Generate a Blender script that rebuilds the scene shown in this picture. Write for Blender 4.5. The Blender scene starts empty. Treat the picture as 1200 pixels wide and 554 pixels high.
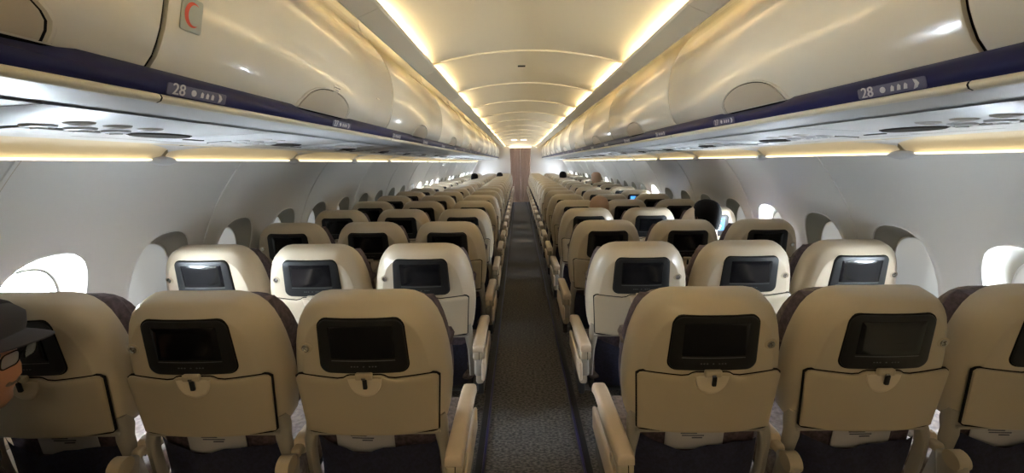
import bpy, bmesh, math, random
from mathutils import Vector, Matrix, Euler
random.seed(7)
C = bpy.context.scene.collection
R = math.radians
PI = math.pi
sc = bpy.context.scene

# ------------------------------------------------------------------ camera, world, exposure
cd = bpy.data.cameras.new('camera'); cam = bpy.data.objects.new('camera', cd); C.objects.link(cam)
cd.lens = 15.0; cd.sensor_width = 36.0; cd.clip_start = .02
cd.shift_x = -8/1200; cd.shift_y = -87/1200
cam.matrix_world = Matrix.Translation((-.06, 0, 1.5)) @ Matrix.Rotation(R(90), 4, 'X') @ Matrix.Rotation(-.0085, 4, 'Z')
sc.camera = cam
sc.view_settings.view_transform = 'Standard'; sc.view_settings.look = 'None'
sc.view_settings.gamma = 1; sc.view_settings.use_curve_mapping = False
sc.view_settings.exposure = 2.25
sc.cycles.use_denoising = True
sc.cycles.max_bounces = 8; sc.cycles.diffuse_bounces = 5; sc.cycles.glossy_bounces = 3
sc.cycles.sample_clamp_indirect = 6
SKY = 34.0      # daylight outside the windows
COVE = 16.0      # ceiling tubes
WALLTUBE = .8
w = bpy.data.worlds.new('world'); sc.world = w; w.use_nodes = True
bg = w.node_tree.nodes['Background']; bg.inputs[0].default_value = (.80, .90, 1, 1); bg.inputs[1].default_value = SKY

# ------------------------------------------------------------------ materials
def mat(name, col, rough=.5, metal=0, bump=None, var=None, spec=.5, coat=0):
    m = bpy.data.materials.new(name); m.use_nodes = True
    nt = m.node_tree; b = nt.nodes['Principled BSDF']
    b.inputs['Base Color'].default_value = (*col, 1); b.inputs['Roughness'].default_value = rough
    b.inputs['Metallic'].default_value = metal; b.inputs['Specular IOR Level'].default_value = spec
    b.inputs['Coat Weight'].default_value = coat
    if bump or var:
        tc = nt.nodes.new('ShaderNodeTexCoord')
        n = nt.nodes.new('ShaderNodeTexNoise'); n.inputs['Scale'].default_value = (bump or var)[0]
        n.inputs['Detail'].default_value = 3
        nt.links.new(tc.outputs['Object'], n.inputs['Vector'])
        if bump:
            bp = nt.nodes.new('ShaderNodeBump'); bp.inputs['Strength'].default_value = bump[1]; bp.inputs['Distance'].default_value = .002
            nt.links.new(n.outputs['Fac'], bp.inputs['Height']); nt.links.new(bp.outputs[0], b.inputs['Normal'])
        if var:
            n2 = nt.nodes.new('ShaderNodeTexNoise'); n2.inputs['Scale'].default_value = var[0]; n2.inputs['Detail'].default_value = 4
            nt.links.new(tc.outputs['Object'], n2.inputs['Vector'])
            cr = nt.nodes.new('ShaderNodeValToRGB')
            cr.color_ramp.elements[0].position = .35; cr.color_ramp.elements[1].position = .65
            cr.color_ramp.elements[0].color = (*[c*(1-var[1]) for c in col], 1)
            cr.color_ramp.elements[1].color = (*[min(1, c*(1+var[1])) for c in col], 1)
            nt.links.new(n2.outputs['Fac'], cr.inputs[0]); nt.links.new(cr.outputs[0], b.inputs['Base Color'])
    return m
def emis(name, col, s):
    m = bpy.data.materials.new(name); m.use_nodes = True
    b = m.node_tree.nodes['Principled BSDF']
    b.inputs['Base Color'].default_value = (*[c*.5 for c in col], 1)
    b.inputs['Emission Color'].default_value = (*col, 1); b.inputs['Emission Strength'].default_value = s
    return m
M = {}
M['ceil'] = mat('ceiling_panel', (.60, .54, .43), .35)
M['bin'] = mat('bin_door', (.67, .63, .54), .21, coat=.3)
M['bintan'] = mat('bin_handle', (.50, .43, .33), .4)
M['rail'] = mat('grip_rail_navy', (.012, .013, .075), .42, spec=.25)
M['lip'] = mat('rail_lip', (.74, .70, .58), .4)
M['psu'] = mat('underside_panel', (.56, .56, .56), .42)
M['grille'] = mat('speaker_grille', (.045, .04, .035), .8, bump=(400, .5), spec=.05)
M['dark'] = mat('dark_gap', (.012, .011, .010), .8, spec=.1)
M['wall'] = mat('wall_panel', (.73, .72, .69), .42)
M['seam'] = mat('wall_seam', (.72, .71, .68), .35)
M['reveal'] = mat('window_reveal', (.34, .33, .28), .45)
M['shade'] = mat('window_shade', (.66, .64, .60), .5)
M['shell'] = mat('seat_shell', (.49, .415, .305), .36, bump=(900, .12), coat=.15)
M['tray'] = mat('tray_plastic', (.44, .365, .26), .42, bump=(900, .15))
M['latch'] = mat('latch_plastic', (.62, .53, .40), .35)
M['bezel'] = mat('screen_bezel', (.014, .014, .014), .42, spec=.3)
M['glass'] = mat('screen_glass', (.006, .006, .007), .14, spec=.5)
M['btn'] = mat('screen_buttons', (.12, .12, .125), .4)
M['chrome'] = mat('jack_metal', (.62, .60, .56), .25, metal=1)
M['fabric'] = mat('seat_fabric', (.085, .060, .070), .9, bump=(500, .6), var=(60, .35))
M['fabric2'] = mat('seat_fabric_brown', (.15, .115, .10), .9, bump=(500, .6), var=(60, .35))
M['pocket'] = mat('pocket_navy', (.016, .016, .040), .8, bump=(400, .5), var=(90, .3))
M['frame'] = mat('seat_frame_grey', (.30, .27, .23), .4)
M['metal'] = mat('leg_metal', (.16, .16, .17), .35, metal=.8)
M['arm'] = mat('armrest_pad', (.55, .44, .33), .45, bump=(600, .15))
M['armb'] = mat('armrest_body', (.40, .33, .24), .45)
M['paper'] = mat('paper', (.42, .40, .42), .6)
M['ink'] = mat('ink', (.06, .06, .09), .6)
M['red'] = mat('red_emblem', (.62, .07, .03), .5)
M['sign'] = mat('sign_plate', (.40, .42, .36), .5)
M['marker'] = mat('row_marker_plate', (.10, .10, .18), .4)
M['white'] = mat('marker_white', (.58, .58, .62), .5)
M['curtain'] = mat('curtain_brown', (.40, .28, .22), .85, bump=(300, .5))
M['bulk'] = mat('bulkhead_white', (.60, .57, .54), .5)
M['strip'] = mat('track_purple', (.035, .028, .11), .3)
M['track'] = mat('track_black', (.02, .02, .022), .4)
M['skin'] = mat('skin', (.36, .17, .10), .55, bump=(120, .3))
M['skin2'] = mat('skin_pale', (.52, .28, .18), .55)
M['hair'] = mat('hair_black', (.008, .007, .007), .85, bump=(200, .8), spec=.12)
M['hair2'] = mat('hair_sandy', (.40, .24, .15), .7, bump=(200, .8))
M['cap'] = mat('cap_cloth', (.045, .040, .045), .9, bump=(400, .5))
M['cloth'] = mat('jacket_black', (.012, .012, .014), .9, bump=(200, .5))
M['tube'] = emis('ceiling_tube', (1, .85, .53), COVE)
M['walltube'] = emis('wall_tube', (1, .84, .50), WALLTUBE)
M['walldiff'] = emis('wall_diffuser', (1, .72, .36), .03)  # faint glow put into the panel that the tube lights
M['walldiff'].node_tree.nodes['Principled BSDF'].inputs['Base Color'].default_value = (.62, .53, .36, 1)
M['lamp'] = emis('lamp_cream', (1, .9, .7), 1.2)
M['rearfill'] = emis('rear_fill', (1, .82, .52), 7.5)  # glow of the added fill panel behind the camera
M['blue'] = emis('screen_blue', (.03, .13, .42), .9)
M['figure'] = emis('screen_figure', (.55, .7, .9), .9)

def carpet():
    m = bpy.data.materials.new('aisle_carpet'); m.use_nodes = True; nt = m.node_tree; b = nt.nodes['Principled BSDF']
    tc = nt.nodes.new('ShaderNodeTexCoord'); mp = nt.nodes.new('ShaderNodeMapping'); mp.inputs['Scale'].default_value = (55, 110, 1)
    nt.links.new(tc.outputs['Object'], mp.inputs[0])
    n = nt.nodes.new('ShaderNodeTexNoise'); n.inputs['Scale'].default_value = 1; n.inputs['Detail'].default_value = 3
    nt.links.new(mp.outputs[0], n.inputs['Vector'])
    cr = nt.nodes.new('ShaderNodeValToRGB'); e = cr.color_ramp.elements
    e[0].position = .40; e[0].color = (.045, .042, .042, 1); e[1].position = .62; e[1].color = (.17, .155, .145, 1)
    nt.links.new(n.outputs['Fac'], cr.inputs[0]); nt.links.new(cr.outputs[0], b.inputs['Base Color'])
    bp = nt.nodes.new('ShaderNodeBump'); bp.inputs['Distance'].default_value = .004
    nt.links.new(n.outputs['Fac'], bp.inputs['Height']); nt.links.new(bp.outputs[0], b.inputs['Normal'])
    b.inputs['Roughness'].default_value = .95
    return m
M['carpet'] = carpet()
def glassmat():
    m = bpy.data.materials.new('window_glass'); m.use_nodes = True; nt = m.node_tree
    g = nt.nodes.new('ShaderNodeBsdfTransparent'); g.inputs[0].default_value = (.93, .95, .96, 1)
    gl = nt.nodes.new('ShaderNodeBsdfGlossy'); gl.inputs['Roughness'].default_value = .02
    mx = nt.nodes.new('ShaderNodeMixShader'); mx.inputs[0].default_value = .06
    nt.links.new(g.outputs[0], mx.inputs[1]); nt.links.new(gl.outputs[0], mx.inputs[2])
    nt.links.new(mx.outputs[0], nt.nodes['Material Output'].inputs[0])
    return m
M['pane'] = glassmat()
def shademat():
    m = bpy.data.materials.new('window_shade'); m.use_nodes = True; nt = m.node_tree
    b = nt.nodes['Principled BSDF']; b.inputs['Base Color'].default_value = (.70, .68, .64, 1); b.inputs['Roughness'].default_value = .5
    t = nt.nodes.new('ShaderNodeBsdfTranslucent'); t.inputs[0].default_value = (.9, .86, .78, 1)
    mx = nt.nodes.new('ShaderNodeMixShader'); mx.inputs[0].default_value = .002
    nt.links.new(b.outputs[0], mx.inputs[1]); nt.links.new(t.outputs[0], mx.inputs[2])
    nt.links.new(mx.outputs[0], nt.nodes['Material Output'].inputs[0])
    return m
M['shade'] = shademat()
def lensmat():
    m = bpy.data.materials.new('spectacle_lens'); m.use_nodes = True
    b = m.node_tree.nodes['Principled BSDF']; b.inputs['Base Color'].default_value = (.35, .38, .42, 1)
    b.inputs['Roughness'].default_value = .08; b.inputs['Alpha'].default_value = .55
    return m
M['lens'] = lensmat()

# ------------------------------------------------------------------ helpers
class MB:
    """collects faces, with material slots, into one mesh"""
    def __init__(s): s.v = []; s.f = []; s.mi = []; s.mats = []; s.sm = []
    def slot(s, m):
        m = M[m] if isinstance(m, str) else m
        if m not in s.mats: s.mats.append(m)
        return s.mats.index(m)
    def add(s, verts, faces, m, smooth=True):
        o = len(s.v); k = s.slot(m)
        s.v += [tuple(p) for p in verts]
        for f in faces: s.f.append(tuple(i+o for i in f)); s.mi.append(k); s.sm.append(smooth)
    def grid(s, rows, m, smooth=True, closeu=False, cap0=False, cap1=False, closev=False):
        n = len(rows[0]); vs = [p for r in rows for p in r]; fs = []
        for i in range(len(rows)-(0 if closev else 1)):
            for j in range(n-(0 if closeu else 1)):
                a = i*n+j; b = i*n+(j+1) % n; i2 = (i+1) % len(rows); c = i2*n+(j+1) % n; d = i2*n+j
                fs.append((a, b, c, d))
        if cap0: fs.append(tuple(range(n))[::-1])
        if cap1: fs.append(tuple((len(rows)-1)*n+j for j in range(n)))
        s.add(vs, fs, m, smooth)
    def box(s, c, d, m, bev=.004, T=None, seg=2):
        bm = bmesh.new(); bmesh.ops.create_cube(bm, size=1)
        for v in bm.verts: v.co = Vector((v.co.x*d[0], v.co.y*d[1], v.co.z*d[2]))
        bev = min(bev, min(d)*.45)
        if bev > 0: bmesh.ops.bevel(bm, geom=bm.edges[:], offset=bev, segments=seg, profile=.5, affect='EDGES')
        vs = []
        for v in bm.verts:
            p = v.co + Vector(c)
            vs.append(T(*p) if T else tuple(p))
        bm.verts.index_update()
        s.add(vs, [[v.index for v in f.verts] for f in bm.faces], m, bev > .006)
        bm.free()
    def tube(s, pts, r, m, n=10, cap=True):
        pts = [Vector(p) for p in pts]; rows = []
        for i, p in enumerate(pts):
            d = (pts[min(i+1, len(pts)-1)]-pts[max(i-1, 0)]).normalized()
            a = d.orthogonal().normalized(); b = d.cross(a)
            rr = r[i] if isinstance(r, (list, tuple)) else r
            if i and rows:
                prev = s._a; a = (prev-d*prev.dot(d)).normalized(); b = d.cross(a)
            s._a = a
            rows.append([tuple(p+a*math.cos(2*PI*k/n)*rr+b*math.sin(2*PI*k/n)*rr) for k in range(n)])
        s.grid(rows, m, True, True, cap, cap)
    def plate(s, outline, n0, n1, m, T, bev=.003):
        """outline (u,s) extruded from n0 to n1 through mapping T(u,s,n), front edge bevelled"""
        cx = (max(p[0] for p in outline)+min(p[0] for p in outline))/2; cy = (max(p[1] for p in outline)+min(p[1] for p in outline))/2
        hx = max(abs(p[0]-cx) for p in outline); hy = max(abs(p[1]-cy) for p in outline)
        if max(hx, hy) > .04:
            den = []
            for (a, b), (c, d) in zip(outline, outline[1:]+outline[:1]):
                nd = max(1, int(math.hypot(c-a, d-b)/.02)); den += [(a+(c-a)*i/nd, b+(d-b)*i/nd) for i in range(nd)]
            outline = den
        def ring(ins, n): return [T(cx+(u-cx)*(1-ins/hx), cy+(v-cy)*(1-ins/hy), n) for u, v in outline]
        sg = 1 if n1 > n0 else -1
        rows = [ring(0, n0), ring(0, n1-bev*sg), ring(bev*.3, n1-bev*.3*sg), ring(bev, n1), ring(min(hx, hy)*.35, n1), ring(min(hx, hy)*.7, n1)]
        s.grid(rows, m, True, True, False, True)
    def build(s, name, parent=None, loc=None):
        me = s.mesh(name); return link(name, me, parent, loc)
    def mesh(s, name):
        me = bpy.data.meshes.new(name); me.from_pydata(s.v, [], s.f)
        for m in s.mats: me.materials.append(m)
        for p, k, q in zip(me.polygons, s.mi, s.sm): p.material_index = k; p.use_smooth = q
        bm = bmesh.new(); bm.from_mesh(me)
        bmesh.ops.recalc_face_normals(bm, faces=bm.faces[:])
        for e in bm.edges:
            if len(e.link_faces) == 2 and e.calc_face_angle(0) > R(50): e.smooth = False
        bm.to_mesh(me); bm.free(); me.update()
        return me
def link(name, data, parent=None, loc=None):
    o = bpy.data.objects.new(name, data); C.objects.link(o)
    if parent: o.parent = parent
    if loc: o.location = loc
    return o
def tag(o, label=None, cat=None, group=None, kind=None):
    if label: o['label'] = label
    if cat: o['category'] = cat
    if group: o['group'] = group
    if kind: o['kind'] = kind
    return o
def thing(name, label, cat, loc=(0, 0, 0), group=None):
    return tag(link(name, None, None, loc), label, cat, group)
def rrect(w, h, r, n=6, cx=0, cy=0, w2=None):
    """rounded rectangle outline; w2 = width at the top"""
    pts = []; w2 = w if w2 is None else w2
    for (sx, sy, a0) in ((1, 1, 0), (-1, 1, 90), (-1, -1, 180), (1, -1, 270)):
        ww = w2 if sy > 0 else w
        for k in range(n+1):
            a = R(a0+90*k/n)
            pts.append((cx+sx*(ww/2-r)+r*math.cos(a), cy+sy*(h/2-r)+r*math.sin(a)))
    return pts
ORD = ['zeroth', 'first', 'second', 'third', 'fourth', 'fifth', 'sixth', 'seventh', 'eighth', 'ninth', 'tenth', 'eleventh',
       'twelfth', 'thirteenth', 'fourteenth', 'fifteenth', 'sixteenth', 'seventeenth', 'eighteenth', 'nineteenth', 'twentieth',
       'twenty-first', 'twenty-second', 'twenty-third', 'twenty-fourth', 'twenty-fifth', 'twenty-sixth', 'twenty-seventh',
       'twenty-eighth', 'twenty-ninth', 'thirtieth', 'thirty-first', 'thirty-second', 'thirty-third', 'thirty-fourth', 'thirty-fifth']
SIDE = {-1: 'left', 1: 'right'}
Y0, Y1 = -2.35, 16.0      # rear and front ends of the cabin
ROW0, PITCH = 1.21, .757  # seat rows
NROW = 19
WIN0, FR = 1.57, .533     # windows

# ------------------------------------------------------------------ walls with window openings
PROF = [(0, 1.62), (.15, 1.70), (.30, 1.76), (.45, 1.805), (.60, 1.835), (.75, 1.85), (.92, 1.845), (1.08, 1.81), (1.22, 1.765), (1.33, 1.715), (1.42, 1.662), (1.50, 1.605), (1.52, 1.59)]
def px(z):
    for (a, xa), (b, xb) in zip(PROF, PROF[1:]):
        if z <= b: 
            t = (z-a)/(b-a); return xa+(xb-xa)*t
    return PROF[-1][1]
def pxs(z):  # smoothed
    return sum(px(min(1.52, max(0, z+d))) for d in (-.05, -.025, 0, .025, .05))/5 if .06 < z < 1.46 else px(z)
WZ, WA, WB = .935, .165, .235    # window recess centre height, half sizes
NWIN = [k for k in range(-7, 28)]
def ov(a, b, n=32):
    out = []
    for k in range(n):
        t = 2*PI*k/n+PI/4*0
        c, s_ = math.cos(t), math.sin(t)
        out.append((a*math.copysign(abs(c)**.78, c), b*math.copysign(abs(s_)**.78, s_)))
    return out
def sq(a, b, n=32):
    out = []
    for k in range(n):
        t = 2*PI*k/n; c, s_ = math.cos(t), math.sin(t); m_ = max(abs(c), abs(s_))
        out.append((a*c/m_, b*s_/m_))
    return out
ZL, ZH = WZ-.31, WZ+.31
for sd in (-1, 1):
    mb = MB()
    ylo = WIN0+FR*NWIN[0]-FR/2; yhi = WIN0+FR*NWIN[-1]+FR/2
    for zs in ([i*ZL/8 for i in range(9)], [ZH+(1.52-ZH)*i/8 for i in range(9)]):
        mb.grid([[(sd*pxs(z), y, z) for y in (ylo, yhi)] for z in zs], 'wall')
    O, I = sq(FR/2, .31), ov(WA, WB)
    for k in NWIN:
        yc = WIN0+FR*k; rows = []
        for t, push in ((0, 0), (.25, 0), (.5, 0), (.75, 0), (.93, -.001), (.97, -.006), (1, -.002)):
            rows.append([(sd*(pxs(WZ+o[1]+(i[1]-o[1])*t)+push), yc+o[0]+(i[0]-o[0])*t, WZ+o[1]+(i[1]-o[1])*t) for o, i in zip(O, I)])
        mb.grid(rows, 'wall', True, True)
    tag(mb.build('wall_'+SIDE[sd]), 'curved cream side panelling on the %s of the cabin' % SIDE[sd], kind='structure')
# windows: open (no shade) index sets
OPEN = {-1: {0: 1, 10: .5, 11: 1, 12: .6, 13: .9, 14: 1, 17: 1, 18: .8, 21: 1, 22: 1, 24: 1, 26: 1}, 1: {0: .6, 3: .8, 8: .9, 9: .4, 14: .9, 19: 1, 23: 1, 25: 1, 26: 1}}
nwin = 0
for sd in (-1, 1):
    for k in NWIN:
        yc = WIN0+FR*k; nwin += 1
        mb = MB(); rows = []
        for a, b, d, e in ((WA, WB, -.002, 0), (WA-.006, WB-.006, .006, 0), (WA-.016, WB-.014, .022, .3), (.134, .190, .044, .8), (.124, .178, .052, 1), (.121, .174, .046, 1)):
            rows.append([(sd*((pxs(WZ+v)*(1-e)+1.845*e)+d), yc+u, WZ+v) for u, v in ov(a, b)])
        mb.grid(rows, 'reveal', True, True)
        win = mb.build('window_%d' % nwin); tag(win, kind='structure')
        op = OPEN[sd].get(k, 0)
        b0 = .172
        if op:
            mb = MB(); mb.add([(sd*1.925, yc+u, WZ+v) for u, v in ov(.125, .178)], [tuple(range(32))], 'pane', False)
            mb.grid([[(sd*1.891, yc+u, WZ+v) for u, v in ov(.121, .174)], [(sd*1.926, yc+u, WZ+v) for u, v in ov(.125, .178)]], 'reveal', True, True)
            mb.build('pane', win)
            ld = bpy.data.lights.new('daylight_portal', 'AREA'); ld.shape = 'RECTANGLE'; ld.size = .25; ld.size_y = .36
            ld.cycles.is_portal = True
            lo = link('daylight_portal', ld, None, (sd*1.95, yc, WZ)); lo.rotation_euler = (0, R(90*sd), 0)
        if op < 1:
            # shade panel drawn down from the top by (1-op)
            zt, zb = WZ+.190, WZ+.190-(1-op)*.38
            mb = MB(); rows = []
            N = 14
            for i in range(N+1):
                z = zb+(zt-zb)*i/N; v = (z-WZ)/.190
                hw = .134*max(0, 1-abs(v)**(2/.78))**(.78/2) if abs(v) < 1 else 0
                hw = max(hw, .004)
                rows.append([(sd*(1.892-.003*(1-abs(u))), yc+u*hw, z) for u in (-1, -.6, -.2, .2, .6, 1)])
            mb.grid(rows, 'shade')
            zz = zb+.02
            mb.box((sd*1.886, yc, max(zb+.012, WZ-.125)), (.008, .11, .008), 'shade', .003)
            mb.build('shade', win)
# fuselage seams between panels
ns = 0
for sd in (-1, 1):
    for k in NWIN[::2]:
        y = WIN0+FR*(k+.5)
        if k % 2 == 0: y = WIN0+FR*(k-.5)
        ns += 1; mb = MB(); rows = []
        for i in range(31):
            z = .02+1.50*i/30; x = pxs(z)
            rows.append([(sd*(x+.002), y-.011, z), (sd*(x-.005), y-.008, z), (sd*(x-.006), y+.004, z), (sd*(x+.002), y+.007, z)])
        mb.grid(rows, 'seam')
        rows = [[(sd*(pxs(.02+1.50*i/30)-.0007), y+.007, .02+1.50*i/30), (sd*(pxs(.02+1.50*i/30)-.0007), y+.011, .02+1.50*i/30)] for i in range(31)]
        mb.grid(rows, 'bintan')
        tag(mb.build('trim_%d' % ns), kind='structure')

# ------------------------------------------------------------------ floor, ends, ceiling
mb = MB(); mb.box((0, (Y0+Y1)/2, -.02), (3.4, Y1-Y0, .04), 'carpet', 0)
tag(mb.build('floor'), 'dark speckled grey carpet down the aisle', kind='structure')
for sd in (-1, 1):
    ns += 1; mb = MB()
    mb.box((sd*.262, (Y0+Y1)/2, .006), (.05, Y1-Y0, .012), 'track', .003)
    mb.box((sd*.246, (Y0+Y1)/2, .009), (.012, Y1-Y0, .018), 'strip', .003)
    tag(mb.build('trim_%d' % ns), 'purple edged seat track along the %s of the aisle' % SIDE[sd], kind='structure')
# ceiling: a shallow dome in panels with raised ribs; coves at both edges
def dome(x): return 2.19-.115*(x/.6)**2*.75
CP = [(-1.0, 2.41), (-.76, 2.40), (-.745, 2.22), (-.725, 2.165), (-.64, 2.155)]
xs = [-.58+1.16*i/20 for i in range(21)]
prof = CP+[(x, dome(x)) for x in xs]+[(-x, z) for x, z in CP[::-1]]
mb = MB()
ribs = [1.56+1.066*k for k in range(-4, 14)]
ylist = sorted([Y0-.05, Y1+.05]+[r+d for r in ribs for d in (-.012, -.008, .008, .012) if Y0 < r < Y1])
rows = []
for y in ylist:
    h = 0
    for r in ribs:
        if abs(y-r) < .010: h = -.009
    rows.append([(x, y, z+(h if abs(x) < .6 else 0)) for x, z in prof])
mb.grid(rows, 'ceil')
tag(mb.build('ceiling'), 'shallow arched cream ceiling with raised ribs', kind='structure')
# upper closing skin from bin tops to walls (behind the bins)
for sd in (-1, 1):
    ns += 1; mb = MB()
    P = [(.95, 2.415), (1.15, 2.40), (1.50, 2.05), (1.62, 1.75), (1.66, 1.60), (1.62, 1.52), (1.585, 1.519)]
    mb.grid([[(sd*x, y, z) for x, z in P] for y in (Y0-.1, Y1+.1)], 'wall')
    tag(mb.build('trim_%d' % ns), kind='structure')
    # cove lip: in lengths of one ceiling panel
    ns += 1; mb = MB()
    rr = [Y0]+[r for r in ribs if Y0 < r < Y1]+[Y1]
    for a, b in zip(rr, rr[1:]):
        Q = [(.656, 2.037), (.644, 2.033), (.565, 2.068), (.556, 2.078), (.565, 2.082), (.645, 2.046), (.655, 2.06), (.72, 2.135), (.73, 2.13), (.668, 2.055)]
        q0 = [(sd*x, a+.0018, z) for x, z in Q]; q1 = [(sd*x, b-.0018, z) for x, z in Q]
        mb.grid([q0, q1], 'lip2' if False else 'ceil', False, True, True, True)
    tag(mb.build('trim_%d' % ns), 'grey cream cove lip along the %s edge of the ceiling' % SIDE[sd], kind='structure')
# end walls
mb = MB(); mb.box((0, Y0-.03, 1.22), (3.8, .05, 2.5), 'bulk', 0)
tag(mb.build('wall_back'), 'rear bulkhead behind the camera', kind='structure')
mb = MB()
for sd in (-1, 1): mb.box((sd*1.16, Y1+.05, 1.22), (1.52, .05, 2.5), 'bulk', .01)
mb.box((0, Y1+.05, 2.26), (.80, .05, .42), 'bulk', .01)
mb.box((0, Y1+.9, 1.22), (3.8, .05, 2.5), 'bulk', 0)
tag(mb.build('wall_front'), 'pale divider walls either side of the curtain', kind='structure')
ft = ['carpet']
mb = MB(); mb.box((0, Y1+.45, -.02), (3.4, .9, .04), 'carpet', 0); mb.box((0, Y1+.45, 2.46), (3.8, 1, .04), 'bulk', 0)
for sd in (-1, 1): mb.box((sd*1.9, Y1+.45, 1.22), (.04, 1, 2.5), 'bulk', 0)
ns += 1; tag(mb.build('trim_%d' % ns), kind='structure')

# ceiling tubes
nt_ = 0
for sd in (-1, 1):
    for a, b in zip(rr, rr[1:]):
        if b-a < .5: continue
        nt_ += 1
        pos = '%s behind the camera' % ('far' if a < -1.9 else 'just') if b < 0 else '%s lamp from the camera' % ORD[1+sum(1 for r in rr[:-1] if -.6 < r < a)]
        L = (b-a)*.74
        t = thing('cove_light', 'warm cove lamp hidden above the %s ceiling edge, %s' % (SIDE[sd], pos), 'light', (sd*.632, a+.05+L/2, 2.084), 'cove lamps along the ceiling edges')
        mb = MB(); mb.tube([(0, -L/2, 0), (0, L/2, 0)], .013, 'tube', 8); mb.build('lamp_tube', t)
        mb = MB(); mb.box((sd*.0, -L/2-.008, -.002), (.03, .016, .034), 'bulk', .003); mb.build('lamp_holder', t)
        mb = MB(); mb.box((0, L/2+.008, -.002), (.03, .016, .034), 'bulk', .003)
        mb.build('lamp_holder', t)
# small ceiling fittings
mb = MB(); mb.box((0, 0, 0), (.055, .022, .010), 'dark', .004)
tag(mb.build('ceiling_slot', loc=(-.035, 3.05, dome(0)-.004)), 'small black slot in the middle of the ceiling', 'slot')
for i, x in enumerate((-.17, .12)):
    t = thing('ceiling_lamp', 'small rectangular lit ceiling fitting near the curtain, the %s one' % ('left', 'right')[i], 'light', (x-.03, 12.9, dome(.15)-.006), 'lit fittings before the curtain')
    mb = MB(); mb.box((0, 0, 0), (.20, .34, .012), 'ceil', .004); mb.build('lamp_frame', t)
    mb = MB(); mb.box((0, 0, -.006), (.17, .30, .008), 'lamp', .003); mb.build('diffuser', t)

t = thing('ceiling_lamp', 'added warm fill panel over the rear aisle, unseen behind the camera', 'light', (0, -1.55, 2.165))  # unseen fill light, added to brighten the nearest seatbacks
mb = MB(); mb.box((0, 0, 0), (.62, .44, .02), 'ceil', .005); mb.build('lamp_frame', t)
mb = MB(); mb.box((0, 0, -.011), (.56, .38, .012), 'rearfill', .004); mb.build('diffuser', t)

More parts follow.
